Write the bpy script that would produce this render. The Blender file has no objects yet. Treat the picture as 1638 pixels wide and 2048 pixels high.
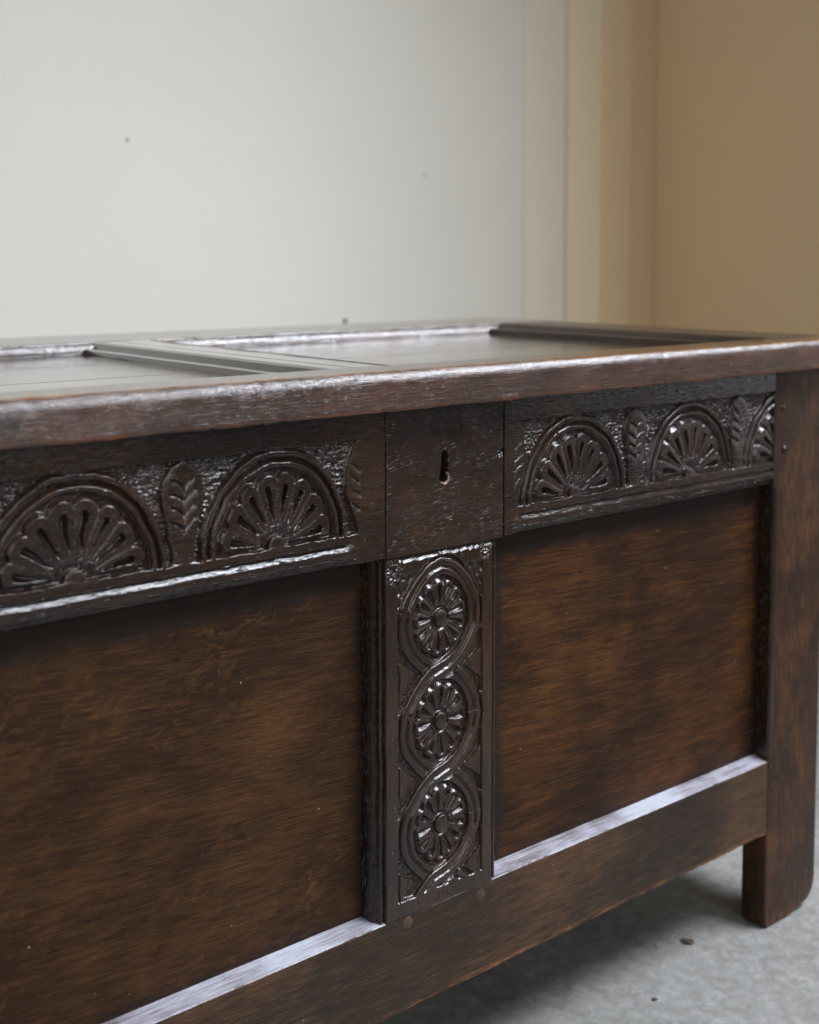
import bpy, bmesh, math, random
import numpy as np
from mathutils import Vector, Matrix

random.seed(7)
scene = bpy.context.scene
COL = scene.collection

# ------------------------------------------------------------------ camera
cam_d = bpy.data.cameras.new("camera")
cam = bpy.data.objects.new("camera", cam_d)
COL.objects.link(cam)
YAW, PIT = 0.6844, 0.0763
fw = Vector((math.sin(YAW) * math.cos(PIT), math.cos(YAW) * math.cos(PIT), -math.sin(PIT)))
rt = Vector((math.cos(YAW), -math.sin(YAW), 0))
up = rt.cross(fw)
roll = -0.0014
r2 = rt * math.cos(roll) + up * math.sin(roll)
u2 = -rt * math.sin(roll) + up * math.cos(roll)
m = Matrix((r2, u2, -fw)).transposed().to_4x4()
m.translation = Vector((-0.62693, -0.80001, 0.75102))
cam.matrix_world = m
cam_d.sensor_width = 36.0
cam_d.lens = 2518.76 / 2048 * 36.0
cam_d.shift_y = -(1024 - 707.78) / 2048
cam_d.clip_start = 0.05
cam_d.clip_end = 60
cam_d.dof.use_dof = True
cam_d.dof.focus_distance = 1.06
cam_d.dof.aperture_fstop = 5.0
scene.camera = cam

# ------------------------------------------------------------------ world, lamps, exposure
w = bpy.data.worlds.new("World")
scene.world = w
w.use_nodes = True
bg = w.node_tree.nodes["Background"]
bg.inputs[0].default_value = (0.90, 0.93, 1.0, 1)
bg.inputs[1].default_value = 0.13

scene.view_settings.view_transform = 'Standard'
scene.view_settings.look = 'None'
scene.view_settings.exposure = 0.0
scene.view_settings.gamma = 1.0


def area(name, loc, target, sx, sy, power, color, spread=180):
    d = bpy.data.lights.new(name, 'AREA')
    d.shape = 'RECTANGLE'
    d.size = sx
    d.size_y = sy
    d.energy = power
    d.color = color
    d.spread = math.radians(spread)
    o = bpy.data.objects.new(name, d)
    COL.objects.link(o)
    o.location = loc
    o.rotation_euler = (Vector(target) - Vector(loc)).to_track_quat('-Z', 'Y').to_euler()
    return o


area("roof_window_light", (1.5, -1.05, 2.6), (0.30, 0.10, 0.45), 1.6, 0.80, 37, (0.86, 0.91, 1.0), 72)
area("window_light", (-1.3, -0.5, 1.5), (1.15, 1.2, 1.1), 0.4, 1.2, 2.3, (1.0, 0.985, 0.94), 60)
area("front_window_light", (-0.4, -2.7, 1.35), (0.2, 0.0, 0.15), 2.2, 1.0, 32, (0.97, 0.98, 1.0))
area("side_window_light", (3.4, -1.7, 0.85), (0.5, 0.0, 0.2), 1.5, 1.3, 9, (0.93, 0.97, 1.0))


# ------------------------------------------------------------------ material helpers
class NT:
    def __init__(s, name):
        s.m = bpy.data.materials.new(name)
        s.m.use_nodes = True
        s.t = s.m.node_tree
        s.b = s.t.nodes["Principled BSDF"]
        s.tc = s.n('ShaderNodeTexCoord')

    def n(s, typ, **kw):
        nd = s.t.nodes.new(typ)
        for k, v in kw.items():
            setattr(nd, k, v)
        return nd

    def l(s, a, b):
        s.t.links.new(a, b)

    def val(s, sock, v):
        if hasattr(v, 'is_linked') or hasattr(v, 'links'):
            s.l(v, sock)
        else:
            sock.default_value = v

    def mapping(s, scale, rot=(0, 0, 0), loc=(0, 0, 0), src=None):
        mp = s.n('ShaderNodeMapping')
        # rotate first, then scale
        mr = s.n('ShaderNodeMapping')
        mr.inputs['Rotation'].default_value = rot
        mr.inputs['Location'].default_value = loc
        s.l(src or s.tc.outputs['Object'], mr.inputs[0])
        mp.inputs['Scale'].default_value = scale
        s.l(mr.outputs[0], mp.inputs[0])
        return mp.outputs[0]

    def noise(s, vec, scale=1, detail=4, rough=.55, dist=0.0):
        nd = s.n('ShaderNodeTexNoise')
        nd.inputs['Scale'].default_value = scale
        nd.inputs['Detail'].default_value = detail
        nd.inputs['Roughness'].default_value = rough
        nd.inputs['Distortion'].default_value = dist
        s.l(vec, nd.inputs['Vector'])
        return nd.outputs['Fac']

    def ramp(s, fac, stops, interp='LINEAR'):
        nd = s.n('ShaderNodeValToRGB')
        nd.color_ramp.interpolation = interp
        e = nd.color_ramp.elements
        while len(e) < len(stops):
            e.new(0.5)
        for i, (p, c) in enumerate(stops):
            e[i].position = p
            e[i].color = (c, c, c, 1) if isinstance(c, (int, float)) else (*c, 1)
        s.l(fac, nd.inputs[0])
        return nd.outputs[0]

    def mix(s, fac, a, b, mode='MIX'):
        nd = s.n('ShaderNodeMix', data_type='RGBA', blend_type=mode)
        s.val(nd.inputs[0], fac)
        for i, v in ((6, a), (7, b)):
            if isinstance(v, tuple):
                nd.inputs[i].default_value = (*v, 1)
            else:
                s.l(v, nd.inputs[i])
        return nd.outputs[2]

    def math(s, op, a, b=0.0, clamp=False):
        nd = s.n('ShaderNodeMath', operation=op, use_clamp=clamp)
        s.val(nd.inputs[0], a)
        s.val(nd.inputs[1], b)
        return nd.outputs[0]

    def bump(s, h, strength, dist, normal=None):
        nd = s.n('ShaderNodeBump')
        nd.inputs['Strength'].default_value = strength
        nd.inputs['Distance'].default_value = dist
        s.l(h, nd.inputs['Height'])
        if normal:
            s.l(normal, nd.inputs['Normal'])
        return nd.outputs[0]

    def comp(s, i):
        sp = s.n('ShaderNodeSeparateXYZ')
        s.l(s.tc.outputs['Object'], sp.inputs[0])
        return sp.outputs[i]


def axis_scale(ax, along, across):
    v = [across, across, across]
    v['xyz'.index(ax)] = along
    return tuple(v)


def set_ior(mt, v):
    b = mt.node_tree.nodes['Principled BSDF']
    b.inputs['Coat IOR'].default_value = v
    b.inputs['IOR'].default_value = v


def wood(name, axis='x', dark=(.010, .007, .005), mid=(.035, .018, .010), light=(.08, .036, .013),
         bias=0.5, rough=(.26, .5), pores=.6, pore_w=900., fleck=0.0, tilt=0.0, wear=None, coat=.25,
         blotch=3.0, fiber=.35, spec=.5, und_=.30, crough=.12, pore_glint=0, dark_margin=None, pore_d=.0022, pore_t=(.60, .69), gbs=(5, 30), polish_y=None, wear_y=None, gs=(40, 620), loc=(0, 0, 0)):
    s = NT(name)
    rot = (0, tilt, 0)
    g = s.mapping(axis_scale(axis, *gs), rot, loc)
    gn = s.noise(g, 1, 8, .68, .35)
    g2 = s.mapping(axis_scale(axis, *gbs), rot, loc)
    gb = s.noise(g2, 1, 5, .6, .8)
    bl = s.noise(s.mapping((blotch * 2,) * 3, rot, loc), 1, 4, .6, .3)
    f = s.math('ADD', s.math('MULTIPLY', gn, .66), s.math('MULTIPLY', gb, .20))
    f = s.math('ADD', f, s.math('MULTIPLY', bl, .56))
    f = s.math('ADD', f, bias - .705)
    col = s.ramp(f, [(.30, dark), (.50, mid), (.74, light)])
    if fleck > 0:
        fm = s.mapping(axis_scale(axis, 48, 105), (rot[0], rot[1] + .45, 0), loc)
        fn = s.noise(fm, 1, 5, .68, 1.6)
        fl = s.ramp(fn, [(.53, 0.), (.68, 1.)])
        gate = s.ramp(s.noise(s.mapping((9, 9, 9), rot, loc), 1, 3), [(.40, 0.), (.60, 1.)])
        fk = s.math('MULTIPLY', s.math('MULTIPLY', fl, gate), fleck)
        col = s.mix(fk, col, tuple(min(1, c * 1.25) for c in light))
    # dark scattered stains
    st = s.ramp(s.noise(s.mapping(axis_scale(axis, 18, 30), rot, loc), 1, 5, .7), [(.64, 0.), (.72, 1.)])
    col = s.mix(s.math('MULTIPLY', st, .65), col, tuple(c * .8 for c in dark))
    if dark_margin:      # darker along the margins of the panel, with a ragged edge
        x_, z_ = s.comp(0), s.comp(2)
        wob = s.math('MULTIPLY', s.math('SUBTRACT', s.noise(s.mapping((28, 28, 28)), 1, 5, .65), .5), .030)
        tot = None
        for (sock, edge, sgn, wd, am) in ((x_, dark_margin[0], 1, .015, .8), (x_, dark_margin[1], -1, .006, .5), (z_, dark_margin[2], 1, .006, .6), (z_, dark_margin[3], -1, .022, .75)):
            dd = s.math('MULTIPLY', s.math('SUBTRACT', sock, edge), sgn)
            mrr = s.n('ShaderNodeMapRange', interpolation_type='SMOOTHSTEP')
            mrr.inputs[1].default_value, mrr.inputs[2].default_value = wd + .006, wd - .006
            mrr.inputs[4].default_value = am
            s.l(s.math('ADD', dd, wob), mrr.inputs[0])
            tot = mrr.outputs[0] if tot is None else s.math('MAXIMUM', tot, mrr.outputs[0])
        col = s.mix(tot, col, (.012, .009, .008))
    # tiny pale chips and specks
    vo = s.n('ShaderNodeTexVoronoi')
    s.l(s.mapping((70, 70, 70), rot, loc), vo.inputs['Vector'])
    vo.inputs['Randomness'].default_value = 1
    vo.inputs['Scale'].default_value = 1
    spk = s.ramp(vo.outputs['Distance'], [(.035, 1.), (.06, 0.)])
    gate = s.ramp(s.noise(s.mapping((31, 31, 31), rot, loc), 1, 2), [(.55, 0.), (.60, 1.)])
    col = s.mix(s.math('MULTIPLY', s.math('MULTIPLY', spk, gate), .7), col, (.36, .28, .2))
    # worn arrises: listed as (z_lo, z_hi, amount) bands of bare orange wood
    if wear:
        z = s.comp(2)
        for (z0, z1, amt, wc) in wear:
            a = s.n('ShaderNodeMapRange', interpolation_type='SMOOTHSTEP')
            a.inputs[1].default_value, a.inputs[2].default_value = z0, z1
            s.l(z, a.inputs[0])
            nn = s.ramp(s.noise(s.mapping(axis_scale(axis, 22, 300)), 1, 6, .75, .6), [(.46, 0.), (.58, 1.)])
            k = s.math('MULTIPLY', s.math('MULTIPLY', a.outputs[0], nn), amt)
            if wear_y is not None:
                yb = s.n('ShaderNodeMapRange', interpolation_type='SMOOTHSTEP')
                yb.inputs[1].default_value, yb.inputs[2].default_value = wear_y, wear_y - .006
                s.l(s.comp(1), yb.inputs[0])
                k = s.math('MULTIPLY', k, yb.outputs[0])
            col = s.mix(k, col, wc)
    # pores: short open grain dashes
    pv = s.mapping(axis_scale(axis, pore_w * .16, pore_w * 1.35), rot, loc)
    pn = s.noise(pv, 1, 2, .5, 0.0)
    po = s.ramp(pn, [(pore_t[0], 1.), (pore_t[1], 0.)])
    pgate = s.ramp(s.noise(s.mapping((17, 17, 17), rot, loc), 1, 3), [(.34, .15), (.58, 1.)])
    fine = s.noise(s.mapping(axis_scale(axis, 45, 1500), rot, loc), 1, 4, .7, .2)
    und = s.noise(s.mapping(axis_scale(axis, 12, 55), rot, loc), 1, 4, .6, .2)
    n0 = s.bump(und, und_, .004)
    n1 = s.bump(fine, fiber, .0006, n0)
    pinv = s.math('MULTIPLY', s.math('SUBTRACT', 1.0, po), pgate)
    if pore_glint:      # pale colour painted into the open pores for their glints
        wg = s.ramp(s.noise(s.mapping((46, 46, 46), rot, loc), 1, 2), [(.48, 0.), (.60, 1.)])
        col = s.mix(s.math('MULTIPLY', s.math('MULTIPLY', pinv, wg), pore_glint), col, (.34, .31, .30))
    s.l(col, s.b.inputs['Base Color'])
    n2 = s.bump(s.math('MULTIPLY', pinv, -1.0), pores, pore_d, n1)
    s.l(n2, s.b.inputs['Normal'])
    r = s.noise(s.mapping(axis_scale(axis, 20, 70), rot, loc), 1, 5, .65)
    mr = s.n('ShaderNodeMapRange')
    mr.inputs[1].default_value, mr.inputs[2].default_value = .3, .7
    mr.inputs[3].default_value, mr.inputs[4].default_value = rough
    s.l(r, mr.inputs[0])
    if polish_y is not None:      # the top face is polished by use, the front face is not
        pm = s.n('ShaderNodeMapRange', interpolation_type='SMOOTHSTEP')
        pm.inputs[1].default_value, pm.inputs[2].default_value = polish_y - .004, polish_y + .002
        s.l(s.comp(1), pm.inputs[0])
        mx = s.n('ShaderNodeMix', data_type='FLOAT')
        s.l(pm.outputs[0], mx.inputs[0])
        s.l(mr.outputs[0], mx.inputs[2])
        mx.inputs[3].default_value = .10
        s.l(mx.outputs[0], s.b.inputs['Roughness'])
        s.l(s.math('ADD', s.math('MULTIPLY', pm.outputs[0], 1 - coat), coat), s.b.inputs['Coat Weight'])
    else:
        s.l(mr.outputs[0], s.b.inputs['Roughness'])
    s.b.inputs['Specular IOR Level'].default_value = spec
    if polish_y is None:
        s.b.inputs['Coat Weight'].default_value = coat
    s.b.inputs['Coat Roughness'].default_value = crough
    s.l(n1, s.b.inputs['Coat Normal'])
    return s.m


OR = (.26, .085, .016)
M = {}
M['carved'] = wood('carved_oak', 'x', (.006, .0038, .003), (.017, .0080, .0044), (.058, .024, .009), .48, (.09, .22), 1.0, 700, coat=0, spec=.7, und_=.06, pore_d=.004, pore_t=(.59, .68), pore_glint=.22)
M['lock'] = wood('lock_block_oak', 'x', (.006, .0038, .003), (.019, .0082, .0045), (.052, .020, .008), .5, (.16, .34), 1.0, 720, tilt=.20, coat=0, spec=.55, und_=.06, pore_d=.0045, pore_t=(.56, .65), pore_glint=.6, loc=(.3, 0, .2))
M['muntin'] = wood('muntin_oak', 'z', (.006, .0038, .003), (.017, .0080, .0044), (.060, .025, .009), .49, (.09, .22), .8, 700, coat=0, spec=.7, und_=.06, pore_d=.003)
M['panel'] = wood('panel_oak', 'x', (.008, .0048, .0032), (.026, .0120, .0054), (.082, .036, .012), .52, (.42, .62), .35, 600, fleck=.55, tilt=-.05, coat=0, spec=.12, und_=.1, gs=(38, 760), gbs=(8, 30), dark_margin=(-.60, -.0118, .197, .5005))
M['panel2'] = wood('panel_oak_right', 'x', (.007, .0042, .003), (.023, .0100, .0046), (.092, .035, .010), .52, (.36, .56), .35, 600, fleck=.2, tilt=-.03, coat=0, spec=.12, und_=.1, gs=(26, 640), gbs=(6, 34), dark_margin=(.1326, .5366, .197, .5025), loc=(1.7, 0, .6))
M['stile'] = wood('stile_oak', 'z', (.008, .005, .004), (.024, .011, .006), (.14, .052, .014), .48, (.35, .6), .4, 600, coat=0, spec=.3, und_=.1,
                  wear=[(.018, .002, .5, (.22, .10, .04))])
M['bottom'] = wood('bottom_rail_oak', 'x', (.009, .006, .004), (.026, .0145, .008), (.10, .046, .018), .52, (.36, .6), .4, 600, coat=0, spec=.3, und_=.1, gs=(30, 420), pore_d=.004,
                   wear=[(.1172, .1112, .8, (.26, .10, .035))], loc=(.9, 0, 0))
M['lid'] = wood('lid_oak', 'x', (.012, .008, .007), (.034, .0155, .0095), (.095, .038, .018), .51, (.24, .40), .28, 500, coat=.05, spec=.18, crough=.07, und_=.03, polish_y=-.0188,
                wear=[(.6585, .6605, 1.0, OR), (.6325, .6285, .8, (.22, .06, .012))], fiber=.8, wear_y=.002)
M['lid_y'] = wood('lid_oak_cross', 'y', (.012, .008, .007), (.030, .017, .011), (.06, .032, .018), .50, (.07, .13), .1, 500, coat=1.0, crough=.04, und_=.015, fiber=.08)
M['lid_end'] = wood('lid_end_oak', 'y', (.010, .007, .006), (.024, .014, .009), (.05, .027, .015), .50, (.28, .42), .3, 500, coat=.25, und_=.05, crough=.15)  # darker base colour stands in for the dark reflection on the end mouldings
M['lid_panel'] = wood('lid_panel_oak', 'x', (.014, .010, .008), (.040, .022, .013), (.07, .038, .02), .50, (.07, .13), .1, 500, coat=1.0, crough=.04, und_=.015, fiber=.08)
M['peg'] = wood('peg_oak', 'y', (.014, .009, .006), (.045, .022, .012), (.10, .045, .02), .5, (.4, .6), .3, 500, coat=.1)


for k_ in ('lid', 'lid_y', 'lid_panel'):
    set_ior(M[k_], 2.0 if k_ != 'lid' else 1.75)


def sheen_ledge():  # pale blue-grey base colour paints the bright sheen on the ledges
    s = NT('painted_sheen_ledge_oak')
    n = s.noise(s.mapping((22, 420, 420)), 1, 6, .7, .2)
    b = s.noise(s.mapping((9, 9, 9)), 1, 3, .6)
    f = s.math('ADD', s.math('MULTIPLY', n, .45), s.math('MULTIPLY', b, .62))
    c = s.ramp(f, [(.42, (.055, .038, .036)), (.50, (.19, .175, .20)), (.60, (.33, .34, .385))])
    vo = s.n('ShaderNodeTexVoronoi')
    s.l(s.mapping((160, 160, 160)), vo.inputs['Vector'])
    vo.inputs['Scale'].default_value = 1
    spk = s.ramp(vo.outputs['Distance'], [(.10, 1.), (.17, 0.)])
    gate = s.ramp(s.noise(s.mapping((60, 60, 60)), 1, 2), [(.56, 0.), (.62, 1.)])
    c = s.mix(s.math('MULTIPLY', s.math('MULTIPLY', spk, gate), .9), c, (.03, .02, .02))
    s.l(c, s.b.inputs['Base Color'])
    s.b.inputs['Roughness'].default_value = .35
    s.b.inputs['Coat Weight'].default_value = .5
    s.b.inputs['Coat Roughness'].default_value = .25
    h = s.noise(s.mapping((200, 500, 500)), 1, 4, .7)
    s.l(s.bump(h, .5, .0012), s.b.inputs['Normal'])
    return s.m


M['ledge'] = sheen_ledge()


def simple(name, col, rough=.6, var=.06, scale=20, bump=.1, bd=.001, **kw):
    s = NT(name)
    n = s.noise(s.mapping((scale,) * 3), 1, 5, .6)
    a = tuple(c * (1 - var) for c in col)
    b = tuple(min(1, c * (1 + var)) for c in col)
    s.l(s.ramp(n, [(.3, a), (.7, b)]), s.b.inputs['Base Color'])
    s.b.inputs['Roughness'].default_value = rough
    h = s.noise(s.mapping((scale * 12,) * 3), 1, 3, .6)
    s.l(s.bump(h, bump, bd), s.b.inputs['Normal'])
    return s.m


M['wall'] = simple('white_wall_paint', (.60, .575, .52), .7, .03, 2.5, .25)
M['tan'] = simple('tan_wall_paint', (.58, .425, .24), .75, .02, 3, .15)
M['cream'] = simple('cream_shadow_tone', (.64, .59, .485), .6, .015, 4, .1)  # cream to brown tones paint the shade steps on the back wall
M['beige'] = simple('beige_shadow_tone', (.66, .565, .40), .6, .015, 4, .1)
M['brown'] = simple('brown_shadow_tone', (.52, .38, .22), .6, .015, 4, .1)
M['beige_dark'] = simple('brown_beige_shadow_tone', (.58, .445, .27), .6, .015, 4, .1)
M['spot'] = simple('painted_nail_head', (.30, .29, .25), .6, .2, 200, .2)
M['iron'] = simple('dark_iron', (.03, .028, .026), .5, .2, 200, .3)
M['raw'] = simple('raw_chipped_oak', (.34, .20, .10), .7, .35, 900, .6)
M['hole'] = simple('keyhole_dark', (.006, .005, .004), .8, .2, 300, .3)
M['leaf'] = simple('dry_leaf_crumb', (.05, .035, .02), .8, .4, 300, .5)
M['inner'] = simple('unfinished_back_oak', (.03, .02, .014), .7, .3, 30, .3)


def concrete():
    s = NT('concrete_floor')
    b = s.noise(s.mapping((2.2, 2.2, 2.2)), 1, 6, .62, .4)
    f = s.noise(s.mapping((60, 60, 60)), 1, 9, .80, .3)
    k = s.math('ADD', s.math('MULTIPLY', b, .36), s.math('MULTIPLY', f, .64))
    c = s.ramp(k, [(.36, (.110, .108, .100)), (.5, (.188, .186, .175)), (.62, (.280, .277, .262))])
    st = s.ramp(s.noise(s.mapping((7, 7, 7), (0, 0, 0), (3, 1, 0)), 1, 6, .75, .8), [(.60, 0.), (.72, 1.)])
    c = s.mix(s.math('MULTIPLY', st, .6), c, (.105, .10, .092))
    vo = s.n('ShaderNodeTexVoronoi')
    s.l(s.mapping((55, 55, 55)), vo.inputs['Vector'])
    vo.inputs['Scale'].default_value = 1
    spk = s.ramp(vo.outputs['Distance'], [(.05, 1.), (.12, 0.)])
    gate = s.ramp(s.noise(s.mapping((23, 23, 23)), 1, 2), [(.56, 0.), (.62, 1.)])
    c = s.mix(s.math('MULTIPLY', s.math('MULTIPLY', spk, gate), .75), c, (.10, .075, .05))
    # pinholes
    vo2 = s.n('ShaderNodeTexVoronoi')
    s.l(s.mapping((170, 170, 170)), vo2.inputs['Vector'])
    vo2.inputs['Scale'].default_value = 1
    s2 = s.ramp(vo2.outputs['Distance'], [(.08, 1.), (.16, 0.)])
    g2 = s.ramp(s.noise(s.mapping((40, 40, 40)), 1, 2), [(.53, 0.), (.60, 1.)])
    c = s.mix(s.math('MULTIPLY', s.math('MULTIPLY', s2, g2), .5), c, (.12, .12, .12))
    # a ring-shaped stain left by a pot
    sp = s.n('ShaderNodeSeparateXYZ')
    s.l(s.tc.outputs['Object'], sp.inputs[0])
    wob = s.math('MULTIPLY', s.noise(s.mapping((45, 45, 45)), 1, 3), .016)
    dx = s.math('SUBTRACT', sp.outputs[0], .2266)
    dy = s.math('SUBTRACT', sp.outputs[1], .1196)
    rr = s.math('SQRT', s.math('ADD', s.math('MULTIPLY', dx, dx), s.math('MULTIPLY', s.math('MULTIPLY', dy, dy), .55)))
    rr = s.math('ADD', rr, wob)
    ring = s.ramp(rr, [(.020, .15), (.0275, 1.), (.031, 1.), (.037, 0.)])
    c = s.mix(s.math('MULTIPLY', ring, .5), c, (.09, .09, .09))
    # hairline cracks
    ve = s.n('ShaderNodeTexVoronoi', feature='DISTANCE_TO_EDGE')
    s.l(s.mapping((3.1, 3.1, 3.1), (0, 0, .4), (.2, .4, 0)), ve.inputs['Vector'])
    ve.inputs['Scale'].default_value = 1
    ed = s.math('ADD', ve.outputs['Distance'], s.math('MULTIPLY', s.math('SUBTRACT', s.noise(s.mapping((30, 30, 30)), 1, 5, .7), .5), .10))
    cr = s.ramp(s.math('ABSOLUTE', ed), [(.0, 1.), (.0035, 0.)])
    cg = s.ramp(s.noise(s.mapping((11, 11, 11)), 1, 2), [(.50, 0.), (.56, 1.)])
    c = s.mix(s.math('MULTIPLY', s.math('MULTIPLY', cr, cg), .55), c, (.05, .048, .045))
    s.l(c, s.b.inputs['Base Color'])
    s.b.inputs['Roughness'].default_value = .62
    h = s.noise(s.mapping((90, 90, 90)), 1, 6, .75)
    s.l(s.bump(h, .25, .002), s.b.inputs['Normal'])
    return s.m


M['floor'] = concrete()


# ------------------------------------------------------------------ object helpers
def link(me, name, mat, parent=None, smooth=35):
    o = bpy.data.objects.new(name, me)
    COL.objects.link(o)
    me.materials.append(mat)
    if smooth:
        me.polygons.foreach_set('use_smooth', [True] * len(me.polygons))
        me.set_sharp_from_angle(angle=math.radians(smooth))
    if parent:
        o.parent = parent
    return o


def box(x0, x1, y0, y1, z0, z1, bev=.002, seg=3):
    bm = bmesh.new()
    bmesh.ops.create_cube(bm, size=1)
    for v in bm.verts:
        v.co = Vector((x0 + (v.co.x + .5) * (x1 - x0), y0 + (v.co.y + .5) * (y1 - y0), z0 + (v.co.z + .5) * (z1 - z0)))
    if bev:
        bmesh.ops.bevel(bm, geom=bm.edges[:], offset=bev, segments=seg, affect='EDGES', profile=.5)
    me = bpy.data.meshes.new('box')
    bm.to_mesh(me)
    bm.free()
    return me


def jitter(t, seed, freqs=((9, 1.), (31, .5), (83, .3))):
    rs = np.random.RandomState(seed)
    out = np.zeros_like(t)
    for f, a in freqs:
        for _ in range(2):
            out += a * np.sin(t * f * (0.8 + .5 * rs.rand()) * 2 * np.pi + rs.rand() * 6.28)
    return out / 3.0


def sweep(profile, axis, a0, a1, step=.004, amp=.0004, seed=0, chip=0.0, calm=None):
    """sweep a closed profile [(u,v)] along axis ('x': u=y,v=z ; 'y': u=x,v=z ; 'z': u=x,v=y) with worn, slightly uneven edges"""
    Q, Wt = [], []
    m_ = len(profile)
    for i in range(m_):
        a, b = np.array(profile[i], float), np.array(profile[(i + 1) % m_], float)
        L = np.linalg.norm(b - a)
        Q.append(a)
        Wt.append(1.0)
        if L > .009:
            for q in (.0015, .004, L - .004, L - .0015):
                Q.append(a + (b - a) * q / L)
                Wt.append(.35 if q in (.0015, L - .0015) else .04)
    P = np.array(Q)
    n = len(P)
    Wt = np.array(Wt)
    if calm is not None:
        Wt = Wt * np.array([.03 if calm(p[0], p[1]) else 1.0 for p in P])
    t = np.linspace(a0, a1, max(2, int((a1 - a0) / step)))
    c = P.mean(0)
    nrm = np.zeros_like(P)
    for i in range(n):
        d = P[(i + 1) % n] - P[i - 1]
        nn = np.array([d[1], -d[0]])
        L = np.linalg.norm(nn) or 1
        nn = nn / L
        nrm[i] = nn
    area2 = np.sum(P[:, 0] * np.roll(P[:, 1], -1) - np.roll(P[:, 0], -1) * P[:, 1])
    if area2 < 0:
        nrm = -nrm
    verts = []
    # neighbouring profile points share low-frequency jitter
    J = np.array([jitter(t, seed * 100 + i // 7) for i in range(n)])
    K = jitter(t, seed * 100 + 77, ((55, 1.), (140, .7)))
    for k, tt in enumerate(t):
        for i in range(n):
            off = (J[i, k] * amp - max(0, K[k] - .45) * chip) * Wt[i]
            u, v = P[i] + nrm[i] * off
            verts.append({'x': (tt, u, v), 'y': (u, tt, v), 'z': (u, v, tt)}[axis])
    faces = []
    flip = (axis == 'y') ^ (area2 < 0)
    for k in range(len(t) - 1):
        for i in range(n):
            j = (i + 1) % n
            f = (k * n + i, k * n + j, (k + 1) * n + j, (k + 1) * n + i)
            faces.append(f if not flip else f[::-1])
    e0 = tuple(range(n))[::-1]
    e1 = tuple((len(t) - 1) * n + i for i in range(n))
    faces += [e0 if not flip else e0[::-1], e1 if not flip else e1[::-1]]
    me = bpy.data.meshes.new('sweep')
    me.from_pydata(verts, [], faces)
    me.validate()
    bm = bmesh.new()
    bm.from_mesh(me)
    bmesh.ops.recalc_face_normals(bm, faces=bm.faces[:])
    bm.to_mesh(me)
    bm.free()
    return me


def rpoly(pts, radii, seg=4):
    out = []
    n = len(pts)
    for i in range(n):
        p = np.array(pts[i], float)
        a = np.array(pts[i - 1], float) - p
        b = np.array(pts[(i + 1) % n], float) - p
        r = radii[i]
        if r <= 0:
            out.append(tuple(p))
            continue
        la, lb = np.linalg.norm(a), np.linalg.norm(b)
        r = min(r, la * .48, lb * .48)
        A = p + a / la * r
        B = p + b / lb * r
        for k in range(seg + 1):
            t = k / seg
            q = (1 - t) ** 2 * A + 2 * t * (1 - t) * p + t * t * B
            out.append(tuple(q))
    return out


def sstep(e0, e1, x):
    t = np.clip((x - e0) / (e1 - e0), 0, 1)
    return t * t * (3 - 2 * t)


def vnoise(x, z, f, seed):
    """smooth value noise on a 2-D lattice"""
    rs = np.random.RandomState(seed)
    T = rs.rand(128, 128)
    u = x * f + 1000
    v = z * f + 1000
    iu = np.floor(u).astype(int)
    iv = np.floor(v).astype(int)
    fu = u - iu
    fv = v - iv
    fu = fu * fu * (3 - 2 * fu)
    fv = fv * fv * (3 - 2 * fv)
    g = lambda a, b: T[a % 128, b % 128]
    return (g(iu, iv) * (1 - fu) * (1 - fv) + g(iu + 1, iv) * fu * (1 - fv) + g(iu, iv + 1) * (1 - fu) * fv + g(iu + 1, iv + 1) * fu * fv) * 2 - 1


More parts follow.
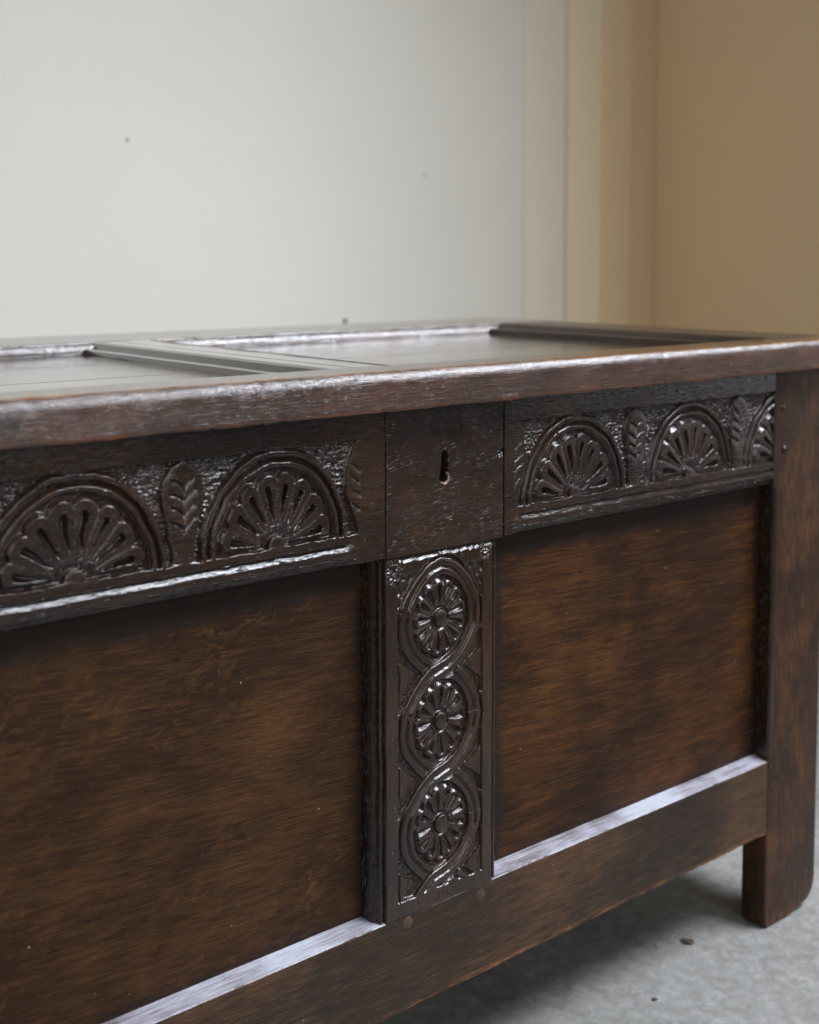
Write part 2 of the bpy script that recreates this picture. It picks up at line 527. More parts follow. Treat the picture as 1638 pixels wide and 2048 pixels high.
def relief(name, x0, x1, z0, z1, step, hf, mat, parent, thick, regions=(), trim=None):
    """front face is a dense carved surface (hf = depth behind y=0, positive into the wood), closed with sides and back;
    regions = [(name, maskfn)] split off the carved motifs as children that share the surface"""
    nx = int(round((x1 - x0) / step)) + 1
    nz = int(round((z1 - z0) / step)) + 1
    xs = np.linspace(x0, x1, nx)
    zs = np.linspace(z0, z1, nz)
    X, Z = np.meshgrid(xs, zs)
    H = hf(X, Z)
    gz, gx = np.gradient(H, zs, xs)
    N = np.stack([gx, -np.ones_like(gx), gz], -1)
    N /= np.linalg.norm(N, axis=-1, keepdims=True)
    # rounded outer arrises
    V = np.stack([X, H, Z], -1).reshape(-1, 3)
    N = N.reshape(-1, 3)
    ii = np.arange(nx * nz).reshape(nz, nx)
    quads = np.stack([ii[:-1, :-1], ii[:-1, 1:], ii[1:, 1:], ii[1:, :-1]], -1).reshape(-1, 4)
    cx = (X[:-1, :-1] + step / 2).ravel()
    cz = (Z[:-1, :-1] + step / 2).ravel()
    owner = np.zeros(len(quads), int)
    for k, (nm, fn) in enumerate(regions):
        owner[fn(cx, cz) & (owner == 0)] = k + 1
    main = None
    for k in range(len(regions) + 1):
        q = quads[owner == k]
        if len(q) == 0:
            continue
        used = np.unique(q)
        remap = np.full(nx * nz, -1)
        remap[used] = np.arange(len(used))
        verts = V[used]
        norms = N[used]
        faces = remap[q]
        if k == 0:
            base = len(verts)
            loop = np.concatenate([ii[0, :], ii[1:, -1], ii[-1, -2::-1], ii[-2:0:-1, 0]])
            P = V[loop]
            ring_f = P.copy()
            ring_b = P.copy()
            ring_b[:, 1] = np.maximum(thick, P[:, 1] + .001)
            extra = np.concatenate([ring_f, ring_b])
            L = len(loop)
            a = np.arange(L)
            b = (a + 1) % L
            side = np.stack([base + b, base + a, base + L + a, base + L + b], -1)
            verts = np.concatenate([verts, extra])
            faces_l = faces.tolist() + side.tolist()
            corners = [0, nx - 1, nx - 1 + nz - 1, nx - 1 + nz - 1 + nx - 1]
            faces_l.append([base + L + i for i in range(L)][::1])
            nn = np.zeros((len(verts), 3))
            nn[:base] = norms
            cen = np.array([(x0 + x1) / 2, 0, (z0 + z1) / 2])
            for j in range(L):
                p = P[j]
                dx = min(abs(p[0] - x0), abs(p[0] - x1))
                dz = min(abs(p[2] - z0), abs(p[2] - z1))
                nn[base + j] = nn[base + L + j] = (np.sign(p[0] - cen[0]), 0, 0) if dx < dz else (0, 0, np.sign(p[2] - cen[2]))
        else:
            faces_l = faces.tolist()
            nn = norms
        me = bpy.data.meshes.new(name)
        me.from_pydata(verts.tolist(), [], faces_l)
        me.materials.append(mat)
        me.polygons.foreach_set('use_smooth', [True] * len(me.polygons))
        me.normals_split_custom_set_from_vertices(nn.tolist())
        o = bpy.data.objects.new(name if k == 0 else regions[k - 1][0], me)
        COL.objects.link(o)
        if k == 0:
            o.parent = parent
            main = o
        else:
            o.parent = main
    return main


# ------------------------------------------------------------------ the setting
def structure(o):
    o['kind'] = 'structure'
    return o


fl = bpy.data.meshes.new('floor')
fl.from_pydata([(-6, -6, 0), (8, -6, 0), (8, 6, 0), (-6, 6, 0)], [], [(0, 1, 2, 3)])
structure(link(fl, 'floor', M['floor'], smooth=None))

WY = 1.2          # back wall plane
CX = 1.765        # corner
back_wall = structure(link(box(-3.0, CX + .1, WY, WY + .15, 0, 3.2, 0), 'back_wall', M['wall'], smooth=None))
side_wall = structure(link(box(CX, CX + .12, -.25, WY - .0005, 0, 3.2, 0), 'side_wall', M['tan'], smooth=None))


def nail(x, z, r, parent, wy=WY, mat='spot'):
    bm = bmesh.new()
    bmesh.ops.create_uvsphere(bm, u_segments=12, v_segments=8, radius=r)
    for v in bm.verts:
        v.co = Vector((v.co.x + x, v.co.y * .5 + wy - .0005, v.co.z + z))
    me = bpy.data.meshes.new('nail')
    bm.to_mesh(me)
    bm.free()
    return link(me, 'nail', M[mat], parent)


# ------------------------------------------------------------------ the chest
chest = bpy.data.objects.new('oak_chest', None)
COL.objects.link(chest)
chest.location = (0, 0, 0)
chest['label'] = 'dark carved oak chest with panelled lid standing on the concrete floor'
chest['category'] = 'chest'

XL, XR = -.634, .634
S_R = .5366            # inner edge of right stile
FY = .018              # panel recess


# ---- carving depth functions -------------------------------------------------
def groove(d, w, depth):
    """rounded V groove: d = distance from its centre line, w = half width"""
    return depth * np.clip(1 - (d / w) ** 2, 0, 1) ** .8


def vgroove(d, w, depth):
    t = np.clip(1 - d / w, 0, 1)
    return depth * (t - .12 * np.sin(t * np.pi * 2) / 2)


def seg_dist(X, Z, ax, az, bx, bz):
    dx, dz = bx - ax, bz - az
    L2 = dx * dx + dz * dz
    t = np.clip(((X - ax) * dx + (Z - az) * dz) / L2, 0, 1)
    return np.hypot(X - ax - t * dx, Z - az - t * dz), t


def poly_dist(X, Z, pts):
    D = np.full(X.shape, 9.)
    for (a, b) in zip(pts[:-1], pts[1:]):
        d, _ = seg_dist(X, Z, a[0], a[1], b[0], b[1])
        D = np.minimum(D, d)
    return D


ZT_, ZB_ = .6057, .5300      # top of carved field, base line of lunettes


def carve_top(arches, leaves, halfs, xlo, xhi, mx0, mx1, seed):
    def hf(X, Z):
        wx = vnoise(X, Z, 80, seed) * .0011 + vnoise(X, Z, 300, seed + 1) * .00025
        wz = vnoise(X, Z, 80, seed + 2) * .0011 + vnoise(X, Z, 300, seed + 3) * .00025
        x = X + wx
        z = Z + wz
        # ---- ground of the frieze: punched background, recessed
        ground = sstep(xlo - .0004, xlo + .0006, x) * sstep(xhi + .0004, xhi - .0006, x)
        ground *= sstep(ZT_ + .0004, ZT_ - .0012, z) * sstep(ZB_ - .0008, ZB_ + .0004, z)
        gtex = .0011 * vnoise(X * .32 + Z * .1, Z, 620, seed + 5) + .0007 * vnoise(X * .4, Z - X * .1, 1100, seed + 6)
        H = ground * (.0042 + gtex)
        # ---- leaves between the lunettes
        for (cx, wid) in leaves:
            t = np.clip((z - ZB_) / (ZT_ - .0015 - ZB_), 0, 1)
            hw = wid * (.55 + .45 * sstep(.0, .75, t)) * np.sqrt(np.clip(1 - ((t - .72) / .285) ** 2 * (t > .72), 0, 1))
            e = hw - np.abs(x - cx)
            inside = sstep(-.0006, .0012, e) * (z < ZT_ - .001) * (z > ZB_ - .002)
            dome = .0004 + .0010 * np.clip(1 - e / .010, 0, 1) ** 2
            H = H * (1 - inside) + dome * inside
            for zc, ww in ((.5925, .8), (.5825, 1.0), (.5725, .9), (.5625, 1.0)):
                for sg in (-1, 1):
                    u = (x - cx) * sg
                    L = wid * .74 * ww
                    curve = zc - .0075 + .0085 * np.sqrt(np.clip(u / L, 0, 1))
                    below = curve - z
                    on = (u > -.0001) & (u < L)
                    cut = np.where(on & (below > -.0005), np.exp(-np.clip(below, 0, 1) / .0026) * sstep(-.0005, .0002, below), 0)
                    cut *= sstep(L, L * .75, u)
                    H = H + .0027 * cut * inside
        # ---- half leaves at the ends
        for (cx, sg) in halfs:      # curve bulges away from the block; solid on the block side
            tt = np.linspace(0, 1, 26)
            zz = ZT_ - tt * (ZT_ - ZB_)
            bul = .0135 * np.sin(np.clip(tt / .62, 0, 1) * np.pi / 2) ** .8 * (1 - sstep(.45, 1.0, tt)) + .0005
            px = cx + sg * bul
            edge = np.interp(z, zz[::-1], px[::-1])
            solid = sstep(-.0005, .0006, (edge - x) * sg)
            H = H * (1 - solid * (z < ZT_ + .001))
            H = np.maximum(H, groove(np.abs(x - edge), .0016, .0030) * (z < ZT_) * (z > ZB_ - .0012))
            for zc in (.588, .5775, .567, .556):
                u = (x - (cx - sg * .004)) * sg
                L = .0105
                curve = zc - .0075 * (1 - np.clip(u / L, 0, 1)) ** 1.6
                below = curve - z
                on = (u > 0) & (u < L)
                cut = np.where(on & (below > -.0005), np.exp(-np.clip(below, 0, 1) / .0022) * sstep(-.0005, .0002, below), 0)
                H = H + .0022 * cut * sstep(0, .002, u) * sstep(L, L * .8, u)
        # ---- lunettes
        for (cx, a, nl, ph) in arches:
            b = .0765
            dx = x - cx
            dz = np.maximum(z - ZB_, 0)
            rho = np.sqrt((dx / a) ** 2 + (dz / b) ** 2)
            th = np.arctan2(dz / b, dx / a)
            ins = sstep(1.012, .996, rho) * (z > ZB_ - .0005)
            prof = np.zeros_like(H)
            # rounded bands: 1..0.905 and 0.885..0.80
            def band(lo, hi, ht):
                c = (lo + hi) / 2
                return ht * np.clip(((rho - c) / ((hi - lo) / 2)) ** 2, 0, 1) ** 1.4
            d1 = band(.905, 1.0, .0012)
            d2 = band(.80, .892, .0012)
            prof = np.where(rho > .905, d1, prof)
            prof = np.where((rho <= .905) & (rho > .80), d2, prof)
            prof = prof + vgroove(np.abs(rho - .8985) * a, .0030, .0033)
            # fan ground
            rec = np.clip((.820 - rho) / .044, 0, 1)
            prof = prof * (1 - rec) + .0046 * rec
            # scalloped fan
            k = th / math.pi * nl + ph
            lob = np.abs(np.sin(k * np.pi))          # 0 in valleys, 1 on lobe centre
            fr = .675 + .085 * lob ** .5
            fan = np.clip((fr + .018 - rho) / .044, 0, 1)
            fanh = .0008 + .0010 * sstep(.55, .12, rho) + .0030 * sstep(.26, .14, rho)
            fanh = fanh + .0005 * (1 - lob) ** 3
            # tapered flutes cut down the lobe centres
            dist_ang = (np.abs((k % 1) - .5)) / nl * math.pi * rho * a
            wfl = .0007 + .0021 * sstep(.20, .60, rho)
            fl_ = np.clip(1 - (dist_ang / wfl) ** 2, 0, 1)
            fl_ = fl_ * sstep(.24, .32, rho) * sstep(.645, .61, rho)
            dep = .0014 + .0040 * sstep(.22, .6, rho)
            fanh = fanh + dep * fl_
            prof = prof * (1 - fan) + fanh * fan
            # hub
            rh = np.hypot(dx, (z - ZB_))
            prof = np.maximum(prof, groove(np.abs(rh - .0098), .0030, .0040))
            prof = np.where(rh < .0078, .0003 + .0008 * np.clip(rh / .0078, 0, 1) ** 4, prof)
            # base of the fan drops as a ledge to the fillet
            led = sstep(ZB_ + .0062, ZB_ + .0012, z) * sstep(.77, .73, np.abs(dx) / a) * (rh > .0105)
            prof = np.maximum(prof, led * .0046)
            H = H * (1 - ins) + prof * ins
            # arch legs keep their grooves down to the base line, outer outline groove
            H = np.maximum(H, vgroove(np.abs(rho - 1.010) * a, .0028, .0040) * (z > ZB_ - .0008) * (z < ZT_))
        # fillet edge
        H = H * sstep(ZB_ - .0012, ZB_ + .0003, z)
        H = np.maximum(H, 0)
        # ---- stopped scratch moulding along the lower edge
        mf = sstep(mx0, mx0 + .012, X) * sstep(mx1, mx1 - .012, X)
        zz = Z + .0004 * vnoise(X, Z * 0, 60, seed + 9)
        m1 = np.where((zz < .5222) & (zz >= .5162), .0036 * np.clip((zz - .5162) / .0060, 0, 1), 0)
        m1 = np.where(zz >= .5222, 0, m1)
        m1 = m1 * sstep(.5226, .5216, zz)
        m2 = .0020 * sstep(.5102, .5090, zz) + .0014 * np.clip((.5162 - zz) / .009, 0, 1) ** 2 * (zz < .5162)
        H = np.maximum(H, (m1 + m2) * mf)
        # arris rounding at the very bottom and general surface waviness
        H = H + .0030 * sstep(.5065, .5035, Z) ** 2
        H = H + .00022 * vnoise(X, Z, 35, seed + 11) + .00006 * vnoise(X * .3, Z, 800, seed + 12)
        return H
    return hf


def ell_mask(cx, a, s=1.03):
    return lambda x, z: (((x - cx) / a) ** 2 + ((z - ZB_) / .0765) ** 2 < s * s) & (z > ZB_ - .0006) & (z < ZT_)


def leaf_mask(cx, wid):
    return lambda x, z: (np.abs(x - cx) < wid + .001) & (z > ZB_ - .0006) & (z < ZT_ - .0008)


STEP = .0005
# left top rail
hfL = carve_top([(-.4325, .0675, 8, 0), (-.2686, .0705, 8, 0), (-.1042, .0672, 8, 0)], [(-.1845, .0180), (-.350, .0180)], [(-.0285, -1)],
                -.51, -.0275, -.60, -.028, 11)
relief('top_rail', -.372, -.0004, .5035, .6285, STEP, hfL, M['carved'], chest, .03,
       [('lunette_carving', ell_mask(-.2686, .0705)), ('lunette_carving', ell_mask(-.1042, .0672)),
        ('leaf_carving', leaf_mask(-.1845, .0165)), ('leaf_carving', leaf_mask(-.350, .0165))])
# right top rail
hfR = carve_top([(.2262, .0700, 8, 0), (.3950, .0685, 8, 0), (.5580, .0735, 8, 0)], [(.3110, .0170), (.4745, .0170)], [(.1507, 1)],
                .1500, .5362, .1440, .60, 31)
relief('top_rail', .1339, S_R, .5040, .6285, STEP, hfR, M['carved'], chest, .03,
       [('lunette_carving', ell_mask(.2262, .0700)), ('lunette_carving', ell_mask(.3950, .0685)),
        ('leaf_carving', leaf_mask(.3110, .0150)), ('leaf_carving', leaf_mask(.4745, .0150)),
        ('lunette_carving', ell_mask(.5580, .0735))])


# ---- lock block with keyhole ---------------------------------------------------
def keyhole_d(x, z):
    """negative inside"""
    t = np.clip((z - .5655) / (.5845 - .5655), 0, 1)
    cx = .0645 - .0006 * (1 - t)
    hw = .0044 - .0011 * t
    zz = np.clip(z, .5655, .5845)
    return np.hypot(x - cx, z - zz) - hw


def hf_lock(X, Z):
    d = keyhole_d(X + .0004 * vnoise(X, Z, 400, 3), Z)
    H = .00025 * vnoise(X, Z, 30, 51) + .00008 * vnoise(X * .3 + Z * .1, Z, 800, 52)
    # chipped lower lip
    lip = np.clip(1 - d / .0022, 0, 1) * sstep(.5700, .5630, Z)
    H = H + .0016 * lip + .0012 * np.clip(1 - d / .0010, 0, 1)
    H = H + .014 * sstep(.0003, -.0006, d)
    # bruise and chip near the right edge
    c = sstep(.0045, .0, np.hypot((X - .1290) * .55, Z - .5795 - (X - .129) * .12) + .0009 * vnoise(X, Z, 700, 8))
    H = H + .0022 * c
    dd, t = seg_dist(X, Z, .105, .5722, .122, .5768)
    H = H + .0005 * np.clip(1 - dd / .0009, 0, 1)
    dd, t = seg_dist(X, Z, .020, .5800, .045, .5835)
    H = H + .0004 * np.clip(1 - dd / .0007, 0, 1)
    # worn outer arris
    e = np.minimum(np.minimum(X - .0006, .1332 - X), Z - .5035)
    H = H + .0016 * np.clip(1 - e / .0012, 0, 1) ** 2
    return H


lock = relief('lock_block', .0006, .1332, .5035, .6285, STEP, hf_lock, M['lock'], chest, .03,
              [('keyhole', lambda x, z: keyhole_d(x, z) < .0002)])
for ch in lock.children:
    ch.data.materials.clear()
    ch.data.materials.append(M['hole'])
# pale chipped lip of the keyhole
bm = bmesh.new()
prev = None
rs = random.Random(5)
for i in range(22):
    a = math.radians(-135 + i * 9.0)
    r0 = .0045
    c = Vector((.0642 + math.cos(a) * r0, 0, .5652 + math.sin(a) * r0))
    n_ = Vector((math.cos(a), 0, math.sin(a)))
    wd = .0005 + .0008 * rs.random()
    ring = [bm.verts.new(c + Vector((0, .0024, 0))), bm.verts.new(c + n_ * wd * .35 + Vector((0, .0004, 0))),
            bm.verts.new(c + n_ * wd + Vector((0, -.0001 + .0004 * rs.random(), 0))), bm.verts.new(c + n_ * wd * 1.1 + Vector((0, .002, 0)))]
    if prev:
        for k in range(4):
            bm.faces.new((prev[k], prev[(k + 1) % 4], ring[(k + 1) % 4], ring[k]))
    else:
        bm.faces.new(ring)
    prev = ring
bm.faces.new(prev[::-1])
bmesh.ops.recalc_face_normals(bm, faces=bm.faces[:])
me = bpy.data.meshes.new('chipped_lip')
bm.to_mesh(me)
bm.free()
link(me, 'chipped_lip', M['raw'], lock)

# ---- carved muntin ----------------------------------------------------------------
MC = .0608
RZ = [.4440, .3540, .2625]
PITCH = .0908


def strand_pts(sign):
    """one strand of the guilloche from top to bottom, swapping side at every crossing"""
    pts = []
    zt = RZ[0] + PITCH / 2
    for i in range(0, 3 * 40 + 14):
        s_ = i / 40.0
        k = int(s_)
        u = (s_ - k) * 2 - 1                # -1 top .. 1 bottom of this roundel
        z = zt - s_ * PITCH
        g = .62 * math.sqrt(max(0, 1 - u * u)) + .38 * math.cos(u * math.pi / 2)
        pts.append((MC + .0005 * k + sign * (1 if k % 2 == 0 else -1) * .0383 * g, z))
    return pts


def hf_muntin(X, Z):
    x = X + vnoise(X, Z, 90, 71) * .0006 + vnoise(X, Z, 320, 72) * .0002
    z = Z + vnoise(X, Z, 90, 73) * .0006 + vnoise(X, Z, 320, 74) * .0002
    field = sstep(.0125, .0140, x) * sstep(.1090, .1075, x) * sstep(.2060, .2080, z) * sstep(.4990, .4975, z)
    H = np.zeros_like(X)
    A = poly_dist(x, z, strand_pts(1))
    B = poly_dist(x, z, strand_pts(-1))
    outside = np.ones_like(X)
    # recessed triangles beside each crossing, with a small raised leaf
    for k, zc in enumerate([RZ[0] - PITCH / 2, RZ[1] - PITCH / 2, RZ[2] - PITCH / 2]):
        for sg in (-1, 1):
            u = (x - MC) * sg
            tri = sstep(.0005, .0022, u - .012 - 1.15 * np.abs(z - zc) - .000) * sstep(.0475, .0462, u)
            reach = sstep(.030, .027, np.abs(z - zc))
            H = np.maximum(H, tri * reach * (.0040 + .0005 * vnoise(X, Z, 500, 80)))
            # raised leaf: rises towards the frame
            lf = sstep(.0008, .0030, u - .026 - 1.35 * np.abs(z - zc + sg * .002)) * reach * (u < .0475)
            H = H * (1 - lf) + lf * (.0006 + .0016 * np.clip(1 - (u - .026) / .02, 0, 1))
            H = np.maximum(H, groove(np.abs(u - .0470), .0014, .0022) * reach)
    # top and bottom corners
    for sg in (-1, 1):
        u = (x - MC) * sg
        H = np.maximum(H, .0028 * sstep(.045, .0475, np.hypot(u, (z - RZ[0]) * .92)) * sstep(.0478, .0465, u) * (z > RZ[0] + .012) * sstep(.490, .485, z)
                       * (.7 + .6 * vnoise(X, Z, 260, 81)))

    def strand(D):
        # half width 7.6 mm, central groove, rounded edges; returns (mask, depth)
        msk = sstep(.0078, .0070, D)
        d = .0012 * np.clip((D - .0045) / .0030, 0, 1) ** 2 + vgroove(D, .0022, .0020)
        return msk, d
    ring_in = (z > .206)
    # over strand alternates at the crossings: it always runs from upper right to lower left
    ia = np.ones_like(X)
    for k, zc in enumerate([RZ[0] - PITCH / 2, RZ[1] - PITCH / 2, RZ[2] - PITCH / 2]):
        near = np.abs(z - zc) < PITCH / 2
        ia = np.where(near, 1.0 if k % 2 == 0 else 0.0, ia)
    ia = np.where(z > RZ[0], 1.0, ia)
    outl = np.maximum(vgroove(np.abs(A - .0084), .0028, .0032), vgroove(np.abs(B - .0084), .0028, .0032)) * field
    # first: under
    AB = np.minimum(A, B)
    Dov = np.where(z > RZ[0], AB, np.where(ia > .5, A, B))
    Dun = np.where(z > RZ[0], AB, np.where(ia > .5, B, A))
    H = np.maximum(H, outl)
    m_, d_ = strand(Dun)
    H = H * (1 - m_) + (d_ + .0006) * m_
    gap = vgroove(np.abs(Dov - .0084), .0026, .0032)
    H = np.maximum(H, gap * field)
    m_, d_ = strand(Dov)
    H = H * (1 - m_) + d_ * m_
    # rosettes
    for k, zc in enumerate(RZ):
        cx = MC + .0003 * k
        a, b = .0300, .0348
        dx, dz = x - cx, z - zc
        rho = np.sqrt((dx / a) ** 2 + (dz / b) ** 2)
        th = np.arctan2(dz / b, dx / a)
        ins = sstep(1.06, 1.01, rho)
        prof = np.full_like(H, .0040)
        n = (13, 12, 13)[k]
        ph = .37 * k + .1
        kk = th / (2 * math.pi) * n + ph
        lob = np.abs(np.sin(kk * np.pi))
        fr = .84 + .13 * lob ** .6
        fan = np.clip((fr + .035 - rho) / .10, 0, 1)
        ph_ = .0007 + .0022 * sstep(.60, .24, rho) + .0010 * (1 - lob) ** 2 * sstep(.3, .6, rho)
        da = (np.abs((kk % 1) - .5)) / n * 2 * math.pi * rho * a
        wf = .0007 + .0019 * sstep(.30, .75, rho)
        fl_ = np.clip(1 - (da / wf) ** 2, 0, 1) * sstep(.30, .40, rho) * sstep(.86, .80, rho)
        ph_ = ph_ + (.0012 + .0020 * sstep(.3, .75, rho)) * fl_
        prof = prof * (1 - fan) + ph_ * fan
        rh = np.hypot(dx, dz * .92)
        prof = np.maximum(prof, groove(np.abs(rh - .0086), .0028, .0042))
        prof = np.where(rh < .0068, -.0004 + .0012 * np.clip(rh / .0068, 0, 1) ** 3, prof)
        H = H * (1 - ins) + prof * ins
    H = H * field
    # ragged, bruised top edge
    H = H + .0022 * sstep(.4985, .5015, Z + .0012 * vnoise(X, Z * .3, 300, 90)) * (X > .015)
    br = sstep(.010, .004, np.hypot((X - .112) * 1.1, (Z - .496)))
    br2 = sstep(.012, .004, np.hypot((X - .009), (Z - .4925) * .8))
    H = H + (br + br2) * (.0012 + .0011 * vnoise(X, Z, 700, 91))
    # side mouldings: bead, quirk, ogee down to the panel
    def prof_left(u):      # u = distance outwards from x=0
        pts_u = [-.0012, 0, .0008, .0016, .0026, .0040, .0052, .0060, .0068, .0082, .0095, .0108, .0118, .0126]
        pts_h = [0, .0008, .0034, .0040, .0022, .0017, .0024, .0058, .0066, .0064, .0080, .0112, .0150, .0180]
        return np.interp(u, pts_u, pts_h)
    jl = .0004 * vnoise(X * 0, Z, 60, 95) + .00015 * vnoise(X * 0, Z, 300, 96)
    H = np.where(X < .0005, np.maximum(prof_left(-X + jl), 0), H)
    H = np.where(X > .1200, np.maximum(prof_left(X - .1205 + jl), 0), H)
    H = H + .00020 * vnoise(X, Z, 40, 97)
    return H


def ros_mask(k):
    return lambda x, z: ((x - MC) / .0465) ** 2 + ((z - RZ[k]) / .0450) ** 2 < 1


relief('muntin', -.0124, .1330, .1936, .5030, STEP, hf_muntin, M['muntin'], chest, .03,
       [('roundel_carving', ros_mask(0)), ('roundel_carving', ros_mask(1)), ('roundel_carving', ros_mask(2))])


# ---- panels -------------------------------------------------------------------------
def hf_panel(seed):
    def f(X, Z):
        h = FY + .0004 * vnoise(X, Z, 9, seed) + .00022 * vnoise(X * .25, Z, 60, seed + 1)
        # shallow dents and scratches
        rs_ = np.random.RandomState(seed)
        for _ in range(14):
            ax, az = X.min() + rs_.rand() * (X.max() - X.min()), .21 + rs_.rand() * .27
            L, an = .006 + .03 * rs_.rand() ** 2, .25 + .5 * rs_.randn()
            d, t = seg_dist(X, Z, ax, az, ax + L * math.cos(an), az + L * math.sin(an))
            h = h + .00035 * np.clip(1 - d / .0009, 0, 1)
        return h
    return f


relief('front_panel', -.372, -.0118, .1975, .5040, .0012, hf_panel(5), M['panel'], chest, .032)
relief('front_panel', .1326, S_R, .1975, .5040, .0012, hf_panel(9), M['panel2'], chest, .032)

# ---- bottom rail: front face, thin worn arris, sloping ledge with a painted sheen --------------------
prof = rpoly([(0, .1102), (0, .1932), (.0060, .1938), (.0060, .188), (.032, .188), (.032, .1102)], [.0022, .0008, 0, 0, 0, .001], 4)
br = link(sweep(prof, 'x', -.45, S_R, .003, .0005, 3, .0012), 'bottom_rail', M['bottom'], chest)


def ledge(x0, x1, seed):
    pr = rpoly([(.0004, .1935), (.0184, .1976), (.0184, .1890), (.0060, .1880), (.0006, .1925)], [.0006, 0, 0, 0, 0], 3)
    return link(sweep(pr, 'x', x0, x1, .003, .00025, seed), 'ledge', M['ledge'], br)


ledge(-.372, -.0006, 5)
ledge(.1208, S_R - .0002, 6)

# ---- stiles -----------------------------------------------------------------------------
def stile_mesh(xa, xb, right=True):
    """outline in x-z with a worn rounded foot, extruded in y, with a bead stopped under the rail"""
    bm = bmesh.new()
    pts = []
    r = .027
    if right:
        pts = [(xa + .004, 0.0), (xa + .045, 0.0005), (xb - r - .012, .0035)]
        for k in range(7):
            a = -math.pi / 2 + k / 6 * math.pi / 2
            pts.append((xb - r + math.cos(a) * r, .0055 + r + math.sin(a) * r))
        pts += [(xb, .6285), (xa, .6285), (xa, .02), (xa + .001, .006)]
    else:
        pts = [(xa, 0), (xb, 0), (xb, .6285), (xa, .6285)]
    vs = [bm.verts.new((p[0], 0, p[1])) for p in pts]
    f = bm.faces.new(vs)
    ret = bmesh.ops.extrude_face_region(bm, geom=[f])
    for v in ret['geom']:
        if isinstance(v, bmesh.types.BMVert):
            v.co.y = .032
    bmesh.ops.recalc_face_normals(bm, faces=bm.faces[:])
    ed = [e for e in bm.edges if not (abs(e.verts[0].co.z - .6285) < 1e-4 and abs(e.verts[1].co.z - .6285) < 1e-4)
          and e.calc_face_angle(0) > .6]
    bmesh.ops.bevel(bm, geom=ed, offset=.0022, segments=3, affect='EDGES', profile=.5)
    me = bpy.data.meshes.new('stile')
    bm.to_mesh(me)
    bm.free()
    return me


# the bead strip is planted on the inner edge of the stile between the rails
stile_r = link(stile_mesh(S_R + .0003, XR), 'stile', M['stile'], chest)
stile_l = link(box(XL, -.535, 0, .032, 0, .6285, .002), 'stile', M['stile'], chest)
bead = rpoly([(.5362, .018), (.5366, .0010), (.5385, -.0012), (.5440, -.0012), (.5462, .0004), (.5462, .004)], [0, .001, .001, .0015, .0008, 0], 3)
link(sweep(bead, 'z', .1990, .5010, .004, .0003, 12), 'bead', M['muntin'], stile_r)


def peg(x, z, r, parent, out=.0008, seed=0, mat='peg'):
    rs_ = random.Random(seed)
    bm = bmesh.new()
    n = 12
    c = bm.verts.new((x, -out - .0006, z))
    rings = []
    for (rr, yy) in ((.55, -out - .0005), (.9, -out), (1.0, .0001), (1.0, .008)):
        rings.append([bm.verts.new((x + math.cos(2 * math.pi * i / n) * r * rr * (1 + .12 * math.sin(3 * i + seed)), yy + rs_.uniform(-1, 1) * .0002,
                                    z + math.sin(2 * math.pi * i / n) * r * rr)) for i in range(n)])
    for i in range(n):
        bm.faces.new((c, rings[0][i], rings[0][(i + 1) % n]))
        for k in range(3):
            bm.faces.new((rings[k][i], rings[k + 1][i], rings[k + 1][(i + 1) % n], rings[k][(i + 1) % n]))
    bmesh.ops.recalc_face_normals(bm, faces=bm.faces[:])
    me = bpy.data.meshes.new('peg')
    bm.to_mesh(me)
    bm.free()
    return link(me, 'peg', M[mat], parent, 50)


peg(.1067, .1839, .0055, br, .0002, 1)
peg(.0227, .1868, .0058, br, .0002, 2)
peg(.5522, .5885, .0038, stile_r, .0016, 3, 'carved')
peg(.5548, .5421, .0038, stile_r, .0016, 4, 'carved')
peg(.5400, .1890, .0030, stile_r, .0012, 5, 'carved')

# ---- carcass behind the front -------------------------------------------------------------
link(box(XR - .028, XR - .004, .033, .535, .11, .6275, .002), 'side_panel', M['stile'], chest)
link(box(XL + .004, XL + .028, .033, .535, .11, .6275, .002), 'side_panel', M['stile'], chest)
link(box(XL + .03, XR - .03, .537, .56, .11, .6275, .002), 'back_panel', M['inner'], chest)
link(box(XL + .03, XR - .03, .034, .535, .125, .140, .001), 'bottom_board', M['inner'], chest)
link(box(XR - .05, XR, .538, .585, 0, .6275, .003), 'leg', M['stile'], chest)
link(box(XL, XL + .05, .538, .585, 0, .6275, .003), 'leg', M['stile'], chest)

# ---- lid ------------------------------------------------------------------------------------
LZ, LB = .6605, .6285
lid = link(sweep(rpoly([(-.0205, LB), (-.0205, LZ - .0055), (-.0145, LZ), (.0335, LZ), (.0335, LB)],
                       [.003, .0045, .0035, .0015, .001], 5), 'x', -.668, .668, .003, .0006, 21, .0016, lambda y, z: y > -.010 and z > .65), 'lid_front_rail', M['lid'], chest)
PZ = .6480
# back rail with an inner moulding facing the panel
bp = rpoly([(.478, LB), (.460, .6485), (.464, .6515), (.4665, .6560), (.4670, LZ), (.600, LZ), (.600, LB)],
           [0, .0008, .002, .001, .0015, .003, .002], 4)
link(sweep(bp, 'x', -.668, .668, .006, .0003, 22, 0, lambda y, z: z > .658), 'lid_back_rail', M['lid'], chest)


def reeded(x0, x1, flatgroove=True):
    """cross-section of the lid's moulded cross members (x, z)"""
    w_ = x1 - x0
    top = [(0, .6485), (.002, .6530), (.006, .6542), (.010, .6520), (.013, .6525), (.0165, .6590), (.0200, .6605), (.0215, .6585), (.0235, .6600)]
    pts = [(x0 + u, z) for u, z in top]
    if flatgroove:
        c = (x0 + x1) / 2
        pts += [(c - .0100, LZ), (c - .0085, .6585), (c - .007, LZ)]
    pts += [(x1 - u, z) for u, z in top[::-1]]
    pts += [(x1, LB + .002), (x0, LB + .002)]
    return pts


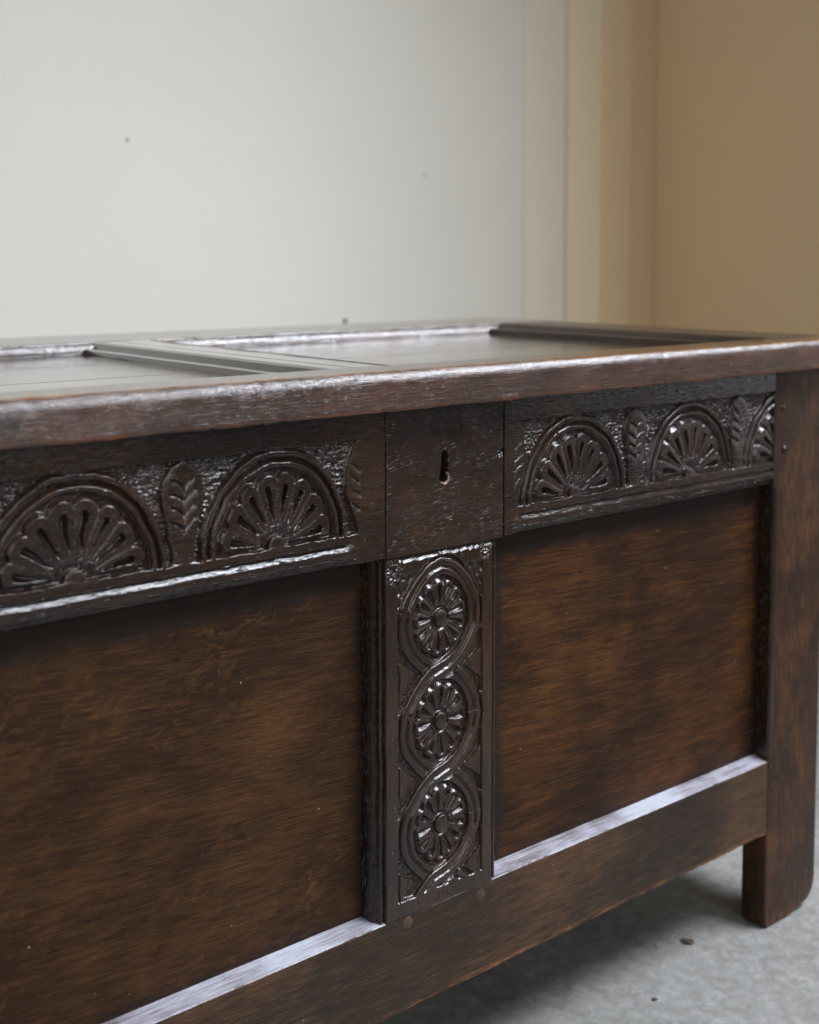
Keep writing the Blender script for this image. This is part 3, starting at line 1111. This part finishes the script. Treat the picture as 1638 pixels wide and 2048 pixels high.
link(sweep(reeded(-.050, .050), 'y', .0337, .4600, .01, .0003, 23), 'lid_muntin', M['lid_y'], chest)
endp = [(.540, LB + .002), (.540, .6485), (.5425, .6540), (.547, .6550), (.551, .6528), (.556, .6540), (.5605, .6600), (.5640, .6615), (.568, .6590), (.573, .6608),
        (.600, .6612), (.664, .6606), (.668, .6570), (.668, LB)]
link(sweep(endp, 'y', .0337, .4600, .01, .0003, 24), 'lid_end_rail', M['lid_end'], chest)
link(sweep([(-a, b) for a, b in endp][::-1], 'y', .0337, .4600, .01, .0003, 25), 'lid_end_rail', M['lid_end'], chest)


def lid_board(x0, x1, y0, y1, seed, name='lid_board'):
    pr = rpoly([(y0, PZ - .010), (y0, PZ), (y1, PZ), (y1, PZ - .010)], [0, .0009, .0009, 0], 3)
    return link(sweep(pr, 'x', x0, x1, .01, .00002, seed), name, M['lid_panel'], None)


for (x0, x1, splits) in ((-.539, -.0505, [.034, .1995, .335, .4595]), (.0505, .5395, [.034, .245, .4595])):
    pan = None
    for i in range(len(splits) - 1):
        o = lid_board(x0, x1, splits[i] + .0004, splits[i + 1] - .0004, 40 + i)
        o.parent = chest


# ------------------------------------------------------------------ wall shade steps near the corner, painted on added boards
def wx(px, y=WY):
    """x on a plane y for an original-pixel column, at eye height"""
    tab = {900: .87086, 1010: .9508, 1045: .9775, 1130: 1.04336, 1205: 1.10591, 1265: 1.1585, 1306: 1.19582}
    return -.62693 + (y + .80001) * tab[px]


trim = bpy.data.objects.new('wall_shadow_bands', None)  # parent of the added boards that paint the shade steps
COL.objects.link(trim)
trim.location = (1.6, WY, 0)
trim['label'] = 'added vertical boards painted as shade bands between white wall and tan corner'
trim['category'] = 'door casing'


def tpart(name, x0, x1, d, mat, bev=.004):
    o = link(box(x0 - 1.6, x1 - 1.6, -d, -.0005, 0, 3.1, bev, 8), name, M[mat], trim)
    return o


tpart('cream_shadow_band', wx(1045), wx(1130, WY - .003) - .0003, .003, 'cream', .0025)
tpart('beige_shadow_band', wx(1130), wx(1205, WY - .007), .007, 'beige', .0065)
tpart('brown_beige_shadow_band', wx(1205, WY - .011), wx(1265, WY - .011), .011, 'beige_dark', .0105)
tpart('brown_shadow_band', wx(1265, WY - .011) + .0003, CX - .0005, .008, 'brown', .0075)

# nails in the wall
nail(.3800, .9533, .0035, back_wall)
nail(1.0467, .9202, .0035, back_wall)
nail(.8411, .6270, .0050, back_wall, WY, 'iron')

# crumbs on the floor
def crumb(name, x, y, r, label, seed, mat):
    bm = bmesh.new()
    bmesh.ops.create_icosphere(bm, subdivisions=2, radius=r)
    rs_ = random.Random(seed)
    for v in bm.verts:
        v.co *= rs_.uniform(.55, 1.15)
        v.co.z *= .45
        v.co.x *= 1.4
    me = bpy.data.meshes.new(name)
    bm.to_mesh(me)
    bm.free()
    o = link(me, name, M[mat], None, 60)
    o.location = (x, y, r * .35)
    o.rotation_euler = (0, 0, rs_.uniform(0, 3))
    o['label'] = label
    o['category'] = 'crumb'
    return o


crumb('leaf_crumb', .4505, .0386, .0052, 'dark crumpled leaf crumb on the concrete just left of the chest foot', 3, 'leaf')
crumb('grit_crumb', .4190, .0560, .0022, 'small brown grit speck on the concrete left of the leaf crumb', 5, 'raw')
crumb('bark_crumb', .3387, -.0088, .0026, 'tiny dark bark flake on the concrete nearest the photo bottom', 8, 'leaf')
